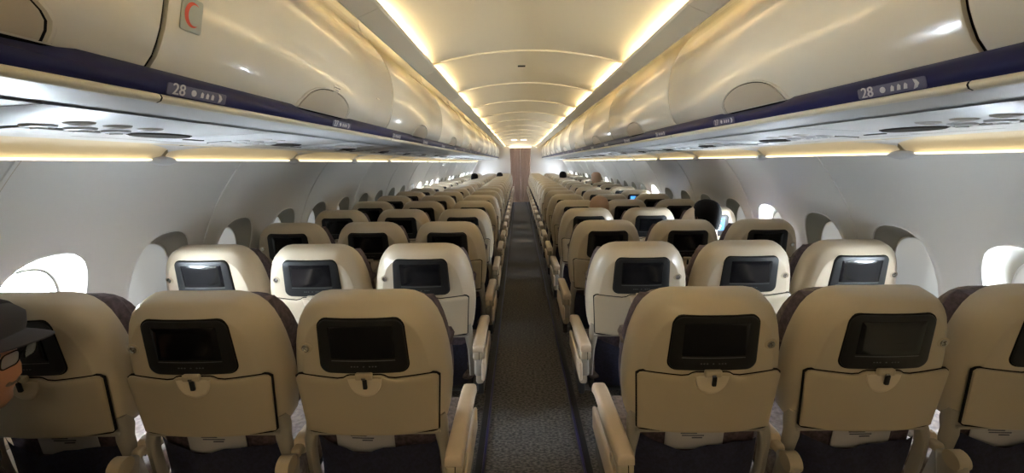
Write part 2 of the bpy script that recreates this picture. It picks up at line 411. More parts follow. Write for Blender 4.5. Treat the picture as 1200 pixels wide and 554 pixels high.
# ------------------------------------------------------------------ overhead bins
BP = [(.835, 1.700), (.812, 1.735), (.797, 1.79), (.789, 1.85), (.787, 1.90), (.791, 1.95), (.803, 2.01), (.826, 2.07), (.86, 2.13), (.905, 2.185), (.955, 2.235), (.985, 2.29), (.992, 2.385)]
def bpx(z):
    for (xa, a), (xb, b) in zip(BP, BP[1:]):
        if z <= b: return xa+(xb-xa)*(z-a)/(b-a)
    return BP[-1][0]
UND = [(.825, 1.632), (.88, 1.624), (1.0, 1.616), (1.15, 1.609), (1.30, 1.602), (1.42, 1.593), (1.49, 1.585), (1.52, 1.588)]
def undz(x):
    for (a, za), (b, zb) in zip(UND, UND[1:]):
        if x <= b: return za+(zb-za)*(x-a)/(b-a)
    return UND[-1][1]
BL = 1.6
NBIN = range(-2, 10)
for sd in (-1, 1):
    for k in NBIN:
        a = (.89 if sd < 0 else .82)+BL*k; b = a+BL
        if sd < 0 and k == -1: a = .09
        if sd < 0 and k == -2: b = .09
        b = min(b, Y1); a = max(a, Y0)
        if b-a < .3: continue
        where = 'behind the camera' if b < .3 else ('beside the camera' if a < 0 else '%s bin forward of it' % ORD[k+1])
        where = {True: where}[True]
        t = thing('overhead_bin', 'closed cream overhead bin on the %s, %s' % (SIDE[sd], where if k < 0 else ORD[k+1]+' full one ahead of the camera'), 'overhead bin', (sd*.80, (a+b)/2, 1.65), 'overhead bins on the %s' % SIDE[sd])
        t.location = (sd*.80, a, 1.65); L = b-a
        def P(x, y, z): return (sd*x-sd*.80, y, z-1.65)
        mb = MB(); g = .006
        n = 24; rows = []
        for i in range(n+1):
            z = 1.700+(2.385-1.70)*i/n; x = bpx(z)
            rows.append([P(x+.012, g, z), P(x+.003, g+.001, z), P(x, g+.006, z), P(x, L-g-.006, z), P(x+.003, L-g-.001, z), P(x+.012, L-g, z)])
        mb.grid(rows, 'bin')
        mb.build('bin_door', t)
        mb = MB()   # inner box behind the gaps
        mb.grid([[P(x+.02, y, z) for x, z in BP[::1]] for y in (0, L)], 'dark')
        mb.grid([[P(x, y, z) for x, z in ((.85, 1.69), (1.45, 1.69), (1.5, 1.9), (1.05, 2.38))] for y in (0.001, L-.001)], 'dark')
        mb.build('bin_body', t)
        # latch: half oval paddle with groove
        if .7 < L < 1.7:
            yc = L/2
            mb = MB()
            def HP(u, v, n_):
                z = 1.702+v; return P(bpx(z)-n_, yc+u, z)
            half = [(.205*math.cos(R(180*i/20)), .088*math.sin(R(180*i/20))**.9) for i in range(21)]
            rows = [[HP(u*s_, v*s_, n_) for u, v in half] for s_, n_ in ((1.06, 0), (1.04, .006), (1.0, .007), (.985, .002))]
            mb.grid(rows, 'bin')
            rows = [[HP(u*s_, v*s_, n_) for u, v in half] for s_, n_ in ((.985, .002), (.96, .001))]
            mb.grid(rows, 'dark')
            rows = [[HP(u*s_, v*s_, n_) for u, v in half] for s_, n_ in ((.96, .001), (.95, .005), (.6, .006), (.2, .006), (.0, .006))]
            mb.grid(rows, 'bintan')
            mb.build('latch_paddle', t)
        # navy rail
        mb = MB()
        RP = [(.850, 1.706), (.826, 1.703), (.812, 1.690), (.803, 1.676), (.801, 1.668), (.806, 1.652), (.812, 1.648)]
        cols = []
        m_ = max(8, int(L/.05))
        ys = [L*i/m_ for i in range(m_+1)]
        for y in ys:
            dip = 0
            if .7 < L < 1.7:
                u = abs(y-L/2)
                if u < .24: dip = .011*min(1, (.24-u)/.05)
            cols.append([P(x, y, z-(dip if i < 3 else 0)) for i, (x, z) in enumerate(RP)])
        mb.grid(cols, 'rail'); mb.build('grip_rail', t)
        mb = MB()
        LP = [(.812, 1.650), (.806, 1.647), (.803, 1.641), (.806, 1.634), (.815, 1.630), (.826, 1.632)]
        mb.grid([[P(x, y, z) for x, z in LP] for y in (.002, L-.002)], 'lip'); mb.build('rail_lip', t)
    # white underside between bins and wall, structure
    ns += 1; mb = MB()
    mb.grid([[(sd*x, y, z) for x, z in UND] for y in (Y0, Y1)], 'psu')
    tag(mb.build('trim_%d' % ns), 'pale underside of the %s overhead bins' % SIDE[sd], kind='structure')

# emblem sign and small notices on the left bins
def onbin(sd, y, z, off=.003):
    x = bpx(z)-off; return Vector((sd*x, y, z))
def binT(sd, yc, zc, base=.002):
    # u runs to the reader's right (seen from the aisle), v up
    def T(u, v, n):
        p = onbin(sd, yc-u*(1 if sd > 0 else -1), zc+v, base+n); return tuple(p)
    return T
def text_mesh(s, size):
    cu = bpy.data.curves.new('t', 'FONT'); cu.body = s; cu.size = size; cu.align_x = 'CENTER'; cu.align_y = 'CENTER'
    cu.resolution_u = 3
    o = bpy.data.objects.new('t', cu); C.objects.link(o)
    dg = bpy.context.evaluated_depsgraph_get()
    me = bpy.data.meshes.new_from_object(o.evaluated_get(dg))
    vs = [tuple(v.co) for v in me.vertices]; fs = [tuple(p.vertices) for p in me.polygons]
    bpy.data.objects.remove(o); bpy.data.meshes.remove(me); bpy.data.curves.remove(cu)
    return vs, fs
def put_text(mb, s, size, T, n, m, bold=0, cx=0, cy=0):
    vs, fs = text_mesh(s, size)
    for k in range(1+2*(bold > 0)):
        d = (0, bold, -bold)[k]
        mb.add([T(cx+x+d, cy+y, n+.0001*k) for x, y, z in vs], fs, m, False)
t = thing('emblem_sign', 'small grey plate with red crescent on the left overhead bin', 'sign', (0, 0, 0))
T = binT(-1, .955, 1.835)
mb = MB(); mb.plate(rrect(.060, .075, .006), -.001, .002, 'sign', T, .001); mb.build('sign_plate', t)
mb = MB(); cr = []
for i in range(17):
    a = R(60+240*i/16); cr.append((.024*math.cos(a), .028*math.sin(a)))
for i in range(17):
    a = R(300-240*i/16); cr.append((.009+.019*math.cos(a)*1.0-.003, .0235*math.sin(a)))
n_ = 17; vs = [T(u, v, .003) for u, v in cr]
mb.add(vs, [(i, i+1, 33-i-1, 33-i) for i in range(16)], 'red', False); mb.build('crescent', t)
t = thing('notice_label', 'small white two line notice above the latch of a left bin', 'label', (0, 0, 0))
T = binT(-1, 1.73, 1.80)
mb = MB(); mb.plate(rrect(.062, .030, .003), 0, .001, 'bin', T, .0005); mb.build('label_plate', t)
mb = MB()
for i, x in enumerate((-.022, -.010, .002, .013, .022)): mb.plate(rrect(.007, .004, .001, 2, x, .006), 0, .002, 'ink', T, .0005)
for i, x in enumerate((-.014, -.004, .006)): mb.plate(rrect(.008, .005, .001, 2, x, -.006), 0, .002, 'ink', T, .0005)
mb.build('label_lettering', t)
T = binT(-1, 2.22, 1.835)
mb = MB(); mb.plate(rrect(.04, .005, .002, 2), -.001, .001, 'bintan', T, .0005)
tag(mb.build('bin_sticker'), 'tiny grey sticker near the front edge of a left bin', 'sticker')

# row markers on the rails
def railT(sd, yc):
    def T(u, v, n):
        z = 1.663+v*.97; x = .8055-.0+ -.0035*(v+.01)/.02-n-.003
        return (sd*x, yc-u*(1 if sd > 0 else -1), z)
    return T
rown = 28
for k in range(0, 10):
    y = .99+.80*k
    for sd in (-1, 1):
        num = rown-k
        t = thing('row_marker', '%s marker strip with seat symbols on the %s navy rail' % ('nearest lit' if k == 0 else ORD[k+1]+' nearest', SIDE[sd]), 'row marker', (0, 0, 0), None)
        T = railT(sd, y)
        mb = MB(); mb.plate(rrect(.18, .026, .005), -.001, .0008, 'marker', T, .0005); mb.build('marker_plate', t)
        mb = MB(); put_text(mb, str(num), .036, T, .002, 'white', .0009, -.060, 0); mb.build('row_number', t)
        if k < 6:
            mb = MB()
            mb.plate([(-.012+.0055*math.cos(a*.6283), .0055*math.sin(a*.6283)) for a in range(10)], 0, .002, 'white', T, .0005)
            for x in (.006, .018, .030): mb.plate([(x-.003, -.005), (x+.003, -.005), (x+.004, .002), (x, .005), (x-.002, .002)], 0, .0018, 'white', T, .0005)
            mb.plate([(.044, -.008), (.050, -.006), (.054, .0), (.050, .006), (.044, .008), (.047, 0)], 0, .002, 'white', T, .0005)
            mb.v = [(sd*.8+(x-sd*.8), y+(yy-y)*1.4, 1.663+(z-1.663)*1.4) for x, yy, z in mb.v]
            mb.build('seat_symbols', t)

# ------------------------------------------------------------------ passenger service panels (vents, reading lights, speaker)
def psu_T(sd, y0):
    def T(u, v, n):  # u outboard from x=1.2, v along the cabin, n downward
        x = 1.2+u; return (sd*x, y0+v, undz(x)-n)
    return T
psu_meshes = {}
for sd in (-1, 1):
    T = psu_T(sd, 0)
    d = {}
    mb = MB()   # panel outline
    for (x0, x1, y0, y1) in ((-.26, .20, -.385, .385),):
        rows = []
        for y in (y0, y0+.004, y1-.004, y1): rows.append([T(x0+(x1-x0)*i/10, y, .004 if y0 < y < y1 else 0) for i in range(11)])
        mb.grid(rows, 'psu')
        for xx in (x0, x1): mb.grid([[T(xx-.002, y0, .0045), T(xx+.002, y0, .0045)], [T(xx-.002, y1, .0045), T(xx+.002, y1, .0045)]], 'dark')
        mb.grid([[T(x0, y1-.002, .0048), T(x1, y1-.002, .0048)], [T(x0, y1+.002, .0048), T(x1, y1+.002, .0048)]], 'dark')
    d['panel'] = mb.mesh('service_panel')
    mb = MB(); mb.plate([(.05+.055*math.cos(R(a)), .26+.105*math.sin(R(a))) for a in range(0, 360, 15)], .003, .009, 'grille', T, .002)
    mb.plate([(.05+.060*math.cos(R(a)), .26+.112*math.sin(R(a))) for a in range(0, 360, 15)], .003, .006, 'grille', T, .002)
    d['speaker_grille'] = mb.mesh('speaker_grille')
    for i, y in enumerate((-.12, -.02, .08)):
        mb = MB(); c = (.03, y)
        def circ(r): return [(c[0]+r*math.cos(R(a)), c[1]+r*math.sin(R(a))) for a in range(0, 360, 20)]
        mb.grid([[T(u, v, n) for u, v in circ(r)] for r, n in ((.034, .004), (.032, .010), (.024, .012), (.020, .006), (.017, .006), (.014, .016), (.004, .017))], 'psu', True, True, False, True)
        mb.grid([[T(u, v, n) for u, v in circ(r)] for r, n in ((.021, .0075), (.016, .0075))], 'dark', True, True)
        d['air_vent%d' % i] = mb.mesh('air_vent')
        mb = MB(); c = (-.07, y)
        mb.grid([[T(u, v, n) for u, v in circ(r)] for r, n in ((.030, .004), (.028, .008), (.022, .010), (.018, .005), (.004, .003))], 'bulk', True, True, False, True)
        mb.grid([[T(u, v, n) for u, v in circ(r)] for r, n in ((.017, .0055), (.002, .0055))], 'dark', True, True)
        d['reading_light%d' % i] = mb.mesh('reading_light')
    mb = MB(); mb.plate(rrect(.10, .22, .02, 5, .12, -.02), .003, .010, 'psu', T, .003); mb.plate(rrect(.11, .23, .022, 5, .12, -.02), .003, .0055, 'dark', T, .001)
    mb.plate(rrect(.016, .10, .007, 4, .115, -.27), .003, .007, 'bezel', T, .001)
    d['sign_cover'] = mb.mesh('sign_cover')
    psu_meshes[sd] = d
for sd in (-1, 1):
    for k in range(-2, 18):
        y = 1.16+PITCH*k
        where = 'behind the camera' if k < -1 else ('beside the camera' if k == -1 else '%s ahead of the camera' % ORD[k+1])
        t = thing('service_panel', 'overhead service panel with air vents and speaker on the %s, %s' % (SIDE[sd], where), 'service panel', (0, y, 0), 'service panels under the %s bins' % SIDE[sd])
        for nm, me in psu_meshes[sd].items():
            if k > 6 and nm[:4] in ('air_', 'read'): continue
            link(nm.rstrip('012'), me, t)

# ------------------------------------------------------------------ warm side-wall lights
WP = [(1.597, 1.500), (1.592, 1.504)]
ni = 0
for sd in (-1, 1):
    seams = [WIN0+FR*(k-.5) for k in NWIN if k % 2 == 1]
    seams = [s_ for s_ in seams if s_ < Y1]+[Y1]
    sm_ = [Y0]+[s_ for s_ in seams if s_ > Y0]
    for j, (a, b) in enumerate(zip(sm_, sm_[1:])):
        if b-a < .2: continue
        nm = 'behind the camera' if b < 0 else ('beside the camera' if a < 0 else '%s from the camera' % ORD[1+sum(1 for q in sm_ if 0 < q < a+.01)-1 if sum(1 for q in sm_ if 0 < q < a+.01) else 0])
        t = thing('wall_light', 'long warm strip light over the %s wall panelling, %s' % (SIDE[sd], nm if b > 0 or a > -1.6 else 'far '+nm), 'light', (0, 0, 0), 'warm strip lights above the %s wall' % SIDE[sd])
        mb = MB()
        DP = [(1.500, 1.587), (1.535, 1.580), (1.570, 1.563), (1.590, 1.542), (1.598, 1.526)]
        mb.grid([[(sd*x, y, z) for x, z in DP] for y in (a+.01, b-.01)], 'walldiff'); mb.build('diffuser', t)
        mb = MB(); mb.tube([(sd*1.588, a+.06, 1.523), (sd*1.588, b-.06, 1.523)], .004, 'walltube', 8); mb.build('lamp_tube', t)
        if b < Y1-.1:
            ni += 1
            br = thing('lamp_bracket', 'pale lens shaped cap joining two strip lights on the %s wall, %s' % (SIDE[sd], ('far behind the camera' if b < -1 else 'just behind it') if b < 0 else ORD[sum(1 for q in sm_ if 0 < q < b+.01)]+' from the camera'), 'bracket', (0, b, 0), 'caps between wall strip lights')
            mb = MB(); rows = []
            for i in range(13):
                u = -1+2*i/12; h = max(.02, (1-u*u)); rows.append([(sd*(1.590-.016*h*math.sin(q)), u*.085, 1.522-.020*h*math.cos(q)*-1-.004) for q in [PI*j2/8 for j2 in range(9)]])
            mb.grid(rows, 'psu'); mb.build('bracket_cap', br)
            mb = MB(); rows = []
            for i in range(13):
                u = -1+2*i/12; ww = 1-abs(u)**.6
                rows.append([(sd*(1.497+.075*q*ww), u*.17, 1.5855-.026*q*ww*q-.003) for q in (0, .25, .5, .75, 1)])
            mb.grid(rows, 'psu'); mb.build('bracket_web', br)

# ------------------------------------------------------------------ curtain
t = thing('aisle_curtain', 'closed brown pleated curtain pair across the end of the aisle', 'curtain', (0, Y1-.08, 0))
for sd in (-1, 1):
    mb = MB(); rows = []
    for i in range(13):
        z = .03+2.0*i/12-.01
        gather = 1-.06*math.sin(PI*(i/12))
        rows.append([(sd*(.004+.385*q/60*gather), .025*math.sin(q/60*PI*2*7+sd)+.008*math.sin(q*.9+i*.3), z) for q in range(61)])
    mb.grid(rows, 'curtain'); mb.build('curtain_panel', t)
mb = MB(); mb.tube([(-.40, 0, 2.035), (.40, 0, 2.035)], .012, 'metal', 8); mb.box((0, 0, 2.06), (.80, .05, .035), 'lamp', .004); mb.build('curtain_rail', t)  # header box above the rail is given a glow of its own

# ------------------------------------------------------------------ seats
TILT = R(15); ct, st = math.cos(TILT), math.sin(TILT); SB = .637
def S(u, s_, n):
    n = n-.38*u*u
    return (u, .137-s_*st-n*ct, SB+s_*ct-n*st)
def shell_outline():
    right = [(0, .476), (.06, .476), (.108, .474), (.138, .467), (.163, .452), (.184, .428), (.199, .40), (.212, .36), (.222, .315), (.229, .26), (.234, .20), (.235, .15), (.232, .10), (.226, .05), (.219, .02), (.212, .008), (.195, .0), (.12, -.002)]
    right = [(u*1.04, v-.006 if v > .3 else v) for u, v in right]
    # resample smoothly
    out = right+[(0, -.002)]+[(-u, v) for u, v in right[1:][::-1]]
    return out
SO = shell_outline()
def ring(ins, n, so=SO, grow=0):
    cy = .238
    return [S(u*(1-(ins-grow)/.232), cy+(v-cy)*(1-(ins-grow)/.240), n) for u, v in so]
seatm = {}
mb = MB()
rows = [ring(.004, -.095), ring(0, -.088), ring(0, -.060), ring(.003, -.040), ring(.009, -.029), ring(.018, -.020), ring(.034, -.0085), ring(.043, -.0022), ring(.0455, -.0006), ring(.048, .0), ring(.07, .0), ring(.12, 0), ring(.19, .0)]
mb.grid(rows, 'shell', True, True, False, True)
seatm['back_shell'] = mb.mesh('back_shell')
# screen
mb = MB()
bz = rrect(.257, .182, .030, 6, .0, .334)
bz = [(u*(1+.03*(.334-v)/.09), v) for u, v in bz]
def plus(o, d): 
    cx = sum(p[0] for p in o)/len(o); cy = sum(p[1] for p in o)/len(o)
    hx = max(abs(p[0]-cx) for p in o); hy = max(abs(p[1]-cy) for p in o)
    return [(cx+(u-cx)*(1+d/hx), cy+(v-cy)*(1+d/hy)) for u, v in o]
mb.plate(plus(bz, .0035), -.004, .0015, 'dark', S, .001)
mb.plate(bz, 0, .006, 'bezel', S, .003)
seatm['screen'] = mb.mesh('screen')
mb = MB(); mb.plate(rrect(.190, .112, .004, 3, .0, .350), .004, .0072, 'glass', S, .001); seatm['screen_glass'] = mb.mesh('screen_glass')
mb = MB()
for x in (-.036, -.027, -.018, .0, .018, .027, .036): mb.plate(rrect(.005, .003, .001, 2, x, .268), .004, .0072, 'btn', S, .0004)
mb.plate(rrect(.190, .002, .0008, 2, 0, .288), .004, .0070, 'btn', S, .0004)
seatm['control_buttons'] = mb.mesh('control_buttons')
for nm, mt in (('blue', 'blue'),):
    mb = MB(); mb.plate(rrect(.190, .112, .004, 3, .0, .350), .004, .0072, 'blue', S, .001)
    mb.plate([(.02, .30), (.06, .30), (.07, .335), (.055, .35), (.065, .38), (.045, .395), (.03, .375), (.035, .345), (.015, .335)], .006, .0076, 'figure', S, .0003)
    seatm['screen_glass_lit'] = mb.mesh('screen_glass_lit')
# headphone socket, left and right version
for sd in (-1, 1):
    mb = MB(); cx, cy = sd*.173, .322
    def cc(r, k=1): return [(cx+r*k*math.cos(R(a)), cy+r*math.sin(R(a))) for a in range(0, 360, 20)]
    mb.plate(cc(.0175, 1.15), -.002, .0018, 'tray', S, .001)
    mb.grid([[S(u, v, n) for u, v in cc(r)] for r, n in ((.0125, .002), (.0115, .005), (.009, .005), (.0075, .0022), (.001, .0022))], 'chrome', True, True, False, True)
    mb.plate([(cx+.004+.004*math.cos(R(a)), cy+.002+.004*math.sin(R(a))) for a in range(0, 360, 30)], .002, .0065, 'chrome', S, .0015)
    seatm['headphone_jack%+d' % sd] = mb.mesh('headphone_jack')
# tray table: curved upper edge with notch
def tray_out(d=0):
    pts = [(-.212-d, .215+d), (-.205, .224+d), (-.195, .2265+d), (-.12, .2215+d), (-.085, .219+d), (-.066, .222+d), (-.055, .230+d), (-.045, .233+d), (.045, .233+d), (.055, .230+d), (.066, .222+d), (.085, .219+d), (.12, .2215+d), (.195, .2265+d), (.205, .224+d), (.212+d, .215+d),
           (.206+d, .12), (.200+d, .022-d), (.195, .014-d), (.185, .012-d), (-.185, .012-d), (-.195, .014-d), (-.200-d, .022-d), (-.206-d, .12)]
    return [(u*1.03, v) for u, v in pts]
mb = MB(); mb.plate(tray_out(.004), -.004, .0012, 'dark', S, .0005)  # dark backing plate stands in for the shadow gap around the tray
# top panel as strips for the bend
def tray_grid(n0, n1, m):
    o = tray_out(); N = 24
    top = lambda u: max(.0, 0)
    us = [p[0] for p in o[:16]]; vs_ = [p[1] for p in o[:16]]
    rows = []
    for i, t_ in enumerate([0, .02, .05, .3, .6, .9, .97, 1]):
        r = []
        for u, v in zip(us, vs_):
            bu = u*(.200/.212); lo = .012 if abs(u) < .2 else .020
            uu = u+(bu-u)*(1-t_); vv = lo+(v-lo)*t_
            n = n1 if 0 < i < 7 and abs(u) < .217 else n1-.003
            r.append(S(uu, vv, n))
        rows.append(r)
    mb.grid(rows, m)
    # rim down to n0
    per = rows[0]+[r[-1] for r in rows[1:]]+rows[-1][::-1][1:]+[r[0] for r in rows[1:-1][::-1]]
    bot = [(p[0], p[1]+(n1-n0)*ct, p[2]+(n1-n0)*st) for p in per]
    mb.grid([per, bot], m, True, True)
tray_grid(0, .010, 'tray')
seatm['tray_table'] = mb.mesh('tray_table')
# latch recess (half disc) + latch
mb = MB()
half = [(.052*math.cos(R(180+180*i/18)), .229+.066*math.sin(R(180+180*i/18))) for i in range(19)]
rows = [[S(u*k_, .229+(v-.229)*k_, n) for u, v in half] for k_, n in ((1.0, .0095), (.97, .0112), (.88, .0112), (.80, .0085), (.5, .0075), (.15, .0075), (0, .0075))]
rows = [[S(u*k_, .229+(v-.229)*k_, n) for u, v in half] for k_, n in ((1.0, .0095), (.96, .0125), (.85, .0125), (.78, .0108), (.4, .0104), (0, .0104))]
mb.grid(rows, 'latch'); seatm['latch_recess'] = mb.mesh('latch_recess')
mb = MB(); mb.box((0, .239, .012), (.052, .022, .014), 'tray', .005, S); mb.box((.003, .217, .019), (.013, .034, .008), 'bezel', .003, S); mb.box((.0, .236, .0195), (.012, .008, .003), 'chrome', .001, S)
seatm['tray_latch'] = mb.mesh('tray_latch')
# cushions (front side, fabric)
def cush(so, n0, n1, grow, s0, s1, m, name):
    mb = MB(); o = [(u, max(s0, min(s1, v))) for u, v in so]
    rows = [ring(.02, n0, o, grow), ring(0, n0-.004, o, grow), ring(0, n0-(n0-n1)*.6, o, grow), ring(.015, n1+.012, o, grow), ring(.05, n1, o, grow), ring(.12, n1-.002, o, grow), ring(.2, n1-.002, o, grow)]
    mb.grid(rows, m, True, True, True, True); return mb.mesh(name)
seatm['back_cushion'] = cush(SO, -.086, -.165, -.004, -.02, .42, 'fabric', 'back_cushion')
HO = [(u*1.0, v-.056) for u, v in SO]
seatm['headrest'] = cush(HO, -.088, -.20, 0, .25, .60, 'fabric2', 'headrest')
seatm['headrest_m'] = cush(HO, -.088, -.20, 0, .25, .60, 'fabric', 'headrest')
# lower frame
mb = MB()
for sx in (-1, 1):
    rows = []
    for (u, s_, n, wd) in ((.205, .05, -.030, .018), (.208, .0, -.025, .020), (.213, -.03, -.012, .017), (.218, -.08, -.01, .014), (.220, -.16, -.012, .013), (.220, -.24, -.02, .013)):
        rows.append([S(sx*(u+a*wd), s_, n+b*.016) for a, b in ((-1, -1), (-1, .6), (-.6, 1), (.6, 1), (1, .6), (1, -1))])
    mb.grid(rows, 'frame', True, True, True, True)
mb.box((0, -.004, -.015), (.42, .012, .03), 'frame', .004, S)
seatm['back_frame'] = mb.mesh('back_frame')
mb = MB(); rows = []
for i in range(11):
    q = i/10; row = []
    for j in range(17):
        u = -1+2*j/16; top = -.045-.022*(1-u*u)+.012*math.sin(u*5)
        s_ = -.30+(top+.30)*q
        bul = .020*(1-u**4)*(.35+.65*math.sin(PI*min(1, q*.9+.1)))+.004*math.sin(u*11+q*4)
        row.append(S(u*.196, s_, -.028+bul+.010*q*(1-u*u)))
    rows.append(row)
mb.grid(rows, 'pocket')
mb.grid([[S(-.2+.4*j/8, s_, -.045) for j in range(9)] for s_ in (-.32, .0)], 'fabric')
seatm['seat_pocket'] = mb.mesh('seat_pocket')
# cushion, base
mb = MB(); mb.box((0, .455, .425), (.46, .44, .11), 'fabric2', .035, None, 4); seatm['seat_cushion'] = mb.mesh('seat_cushion')
mb = MB()
mb.box((0, .45, .345), (.44, .38, .05), 'track', .01)
mb.tube([(-.25, .30, .315), (.25, .30, .315)], .022, 'metal'); mb.tube([(-.25, .56, .315), (.25, .56, .315)], .022, 'metal')
seatm['base_frame'] = mb.mesh('base_frame')
mb = MB(); mb.tube([(0, 0, .31), (0, -.02, .02)], .016, 'metal'); mb.box((0, -.03, .012), (.05, .12, .024), 'track', .006); seatm['leg'] = mb.mesh('leg')
# armrests: aisle (wide, with side plate) and middle (slimmer)
def armrest(aisle, sgn):
    x = sgn*(.268 if aisle else .2525); wd = .052 if aisle else .038
    dy = 0 if aisle else .16
    pad = MB(); rows = []
    for (y, z, h) in ((.035, .628, .013), (.038, .628, .017), (.06, .629, .019), (.25, .628, .019), (.42, .624, .019), (.465, .615, .018), (.485, .600, .014), (.492, .592, .008)):
        hw = wd/2*(.93 if y < .04 or y > .48 else 1)
        rows.append([(x+hw*a, y+(dy if y < .2 else dy*.3), z+h*b-(0 if aisle else .045)) for a, b in ((-1, -1), (-1, .4), (-.85, .85), (-.5, 1), (.5, 1), (.85, .85), (1, .4), (1, -1))])
    pad.grid(rows, 'arm', True, True, True, True)
    bod = MB()
    bod.box((x, .235+dy/2, .590 if aisle else .565), (wd*.82, .30, .030), 'armb', .008)
    bod.box((x, .075+dy, .592 if aisle else .56), (wd*.94, .075, .040), 'armb', .010)
    for yy in (.037,):
        bod.box((x+.006, yy+dy, .592 if aisle else .56), (.002, .004, .036), 'dark', 0)
    hub = MB()
    hub.tube([(x-wd*.52, .115, .565), (x+wd*.52, .115, .565)], .028, 'armb', 16)
    hub.box((x, .13, .52), (wd*.9, .085, .10), 'frame', .012)
    if aisle:
        hub.box((x, .30, .475), (wd*.75, .36, .12), 'armb', .014)
        hub.box((x+sgn*.024, .24, .515), (.016, .40, .085), 'arm', .007)
        hub.box((x, .33, .38), (.03, .30, .09), 'track', .008)
    return pad.mesh('armrest'), bod.mesh('armrest_body'), hub.mesh('armrest_hub')
ARM = {(a, s_): armrest(a, s_) for a in (True, False) for s_ in (-1, 1)}

SX = (.515, 1.03, 1.545); POS = ('aisle', 'middle', 'window')
def place_seat(k, sd, c, label, ymove=0, lit=False, zscale=1):
    y = ROW0+PITCH*k+ymove
    t = thing('passenger_seat', label, 'seat', (sd*SX[c]-(.013 if sd < 0 else 0), y, 0), 'passenger seats in rows of three')
    far = k > 8
    link('back_shell', seatm['back_shell'], t)
    scn = link('screen', seatm['screen'], t)
    link('screen_glass', seatm['screen_glass_lit' if lit else 'screen_glass'], scn)
    if not far: link('control_buttons', seatm['control_buttons'], scn)
    if not far: link('headphone_jack', seatm['headphone_jack%+d' % sd], t)
    tr = link('tray_table', seatm['tray_table'], t)
    if not far:
        link('latch_recess', seatm['latch_recess'], tr)
    link('tray_latch', seatm['tray_latch'], tr)
    link('back_cushion', seatm['back_cushion'], t)
    link('headrest', seatm['headrest' if sd > 0 else 'headrest_m'], t)
    if not far:
        link('back_frame', seatm['back_frame'], t); 
    link('seat_pocket', seatm['seat_pocket'], t)
    link('seat_cushion', seatm['seat_cushion'], t)
    link('base_frame', seatm['base_frame'], t)
    if not far or c == 0:
        for (lx, ly) in ((sd*.02, .32), (sd*.02, .58)): link('leg', seatm['leg'], t, (lx, ly, 0))
    arms = [(True, -sd)] if c == 0 else [(False, -sd)]
    if c == 2: arms.append((False, sd))
    for ka in arms:
        pad, bod, hub = ARM[ka]
        a = link('armrest', pad, t)
        if not far: link('armrest_body', bod, a)
        link('armrest_hub', hub, a)
    return t
LIT = {(3, 1, 2), (6, 1, 2)}
for k in range(NROW):
    for sd in (-1, 1):
        for c in range(3):
            row = 'nearest row' if k == 0 else ('last row before the curtain' if k == NROW-1 else ORD[k+1]+' row from the camera')
            lab = 'beige shell %s seat on the %s, %s' % (POS[c], SIDE[sd], row)
            if (k, sd, c) in LIT: lab = 'beige shell window seat with lit blue screen, %s, right side' % row.replace(' from the camera', '')
            place_seat(k, sd, c, lab, random.uniform(-.012, .012) if k else 0, (k, sd, c) in LIT)
place_seat(-1, -1, 2, 'window seat that the passenger in the dark cap sits in')

# safety cards and magazines in pockets
def card(k, sd, c, kind):
    x, y = sd*SX[c]-(.013 if sd < 0 else 0), ROW0+PITCH*k
    mb = MB()
    def T(u, v, n):
        p = S(u, v, n); return p
    w_, h_, u0, s0 = kind
    mb.plate(rrect(w_, h_, .003, 2, u0, s0), -.034, -.031, 'paper', S, .0008)
    for q in range(4): mb.plate(rrect(w_*(.18+.1*((q*7) % 3)), .004, .001, 2, u0-w_*.18+.014*((q*5) % 4), s0+h_*.32-q*.009), -.032, -.0305, 'ink', S, .0002)
    o = mb.build('safety_card', loc=(x, y, 0))
    tag(o, 'white printed leaflet in the pocket of the %s %s seat, %s row' % (SIDE[sd], POS[c], 'nearest' if k == 0 else ORD[k+1]), 'leaflet', 'leaflets in seat pockets')
for k in range(0, 3):
    for sd in (-1, 1):
        for c in range(3):
            card(k, sd, c, (.19, .09, -.04+.03*((k+c+(sd > 0)) % 3), -.050))

# ------------------------------------------------------------------ people
def head_rows(scale=1.0, nose=1.0):
    """head centred at the ears, facing +y; returns rows of points from chin/neck to crown"""
    rows = []; N = 36
    # z, half width, front y, back y
    L = [(-.135, .020, .055, .030), (-.128, .036, .080, .000), (-.112, .048, .090, -.030), (-.092, .056, .093, -.055), (-.070, .062, .094, -.072), (-.048, .067, .093, -.085),
         (-.025, .070, .092, -.094), (0, .073, .090, -.100), (.022, .075, .092, -.103), (.045, .077, .093, -.104), (.068, .076, .090, -.100), (.090, .070, .080, -.090), (.108, .058, .062, -.074), (.120, .040, .040, -.052), (.127, .016, .016, -.024)]
    for z, hw, f, b in L:
        r = []
        for i in range(N):
            a = 2*PI*i/N; c, s_ = math.cos(a), math.sin(a)
            x = hw*math.copysign(abs(c)**.85, c); y = (f if s_ > 0 else -b)*math.copysign(abs(s_)**.9, s_)
            if s_ > 0:   # face features on the front
                d = abs(x)
                if -.055 < z < .012 and d < .020: y += nose*.026*(1-d/.020)*max(0, 1-abs(z+.038)/.055)
                if -.075 < z < -.060 and d < .03: y += .008
                if .0 < z < .03 and .015 < d < .05: y -= .009
                if .035 < z < .055 and d < .06: y += .004
                if z < -.105 and d < .03: y += .006
            r.append((x*scale, y*scale, z*scale))
        rows.append(r)
    return rows
def skin_body(name, joints, edges, m, parent=None, sub=2):
    me = bpy.data.meshes.new(name); me.from_pydata([j[0] for j in joints], edges, [])
    me.materials.append(M[m]); o = link(name, me, parent)
    md = o.modifiers.new('skin', 'SKIN')
    for v, j in zip(me.skin_vertices[0].data if me.skin_vertices else [], joints): v.radius = j[1]
    return o
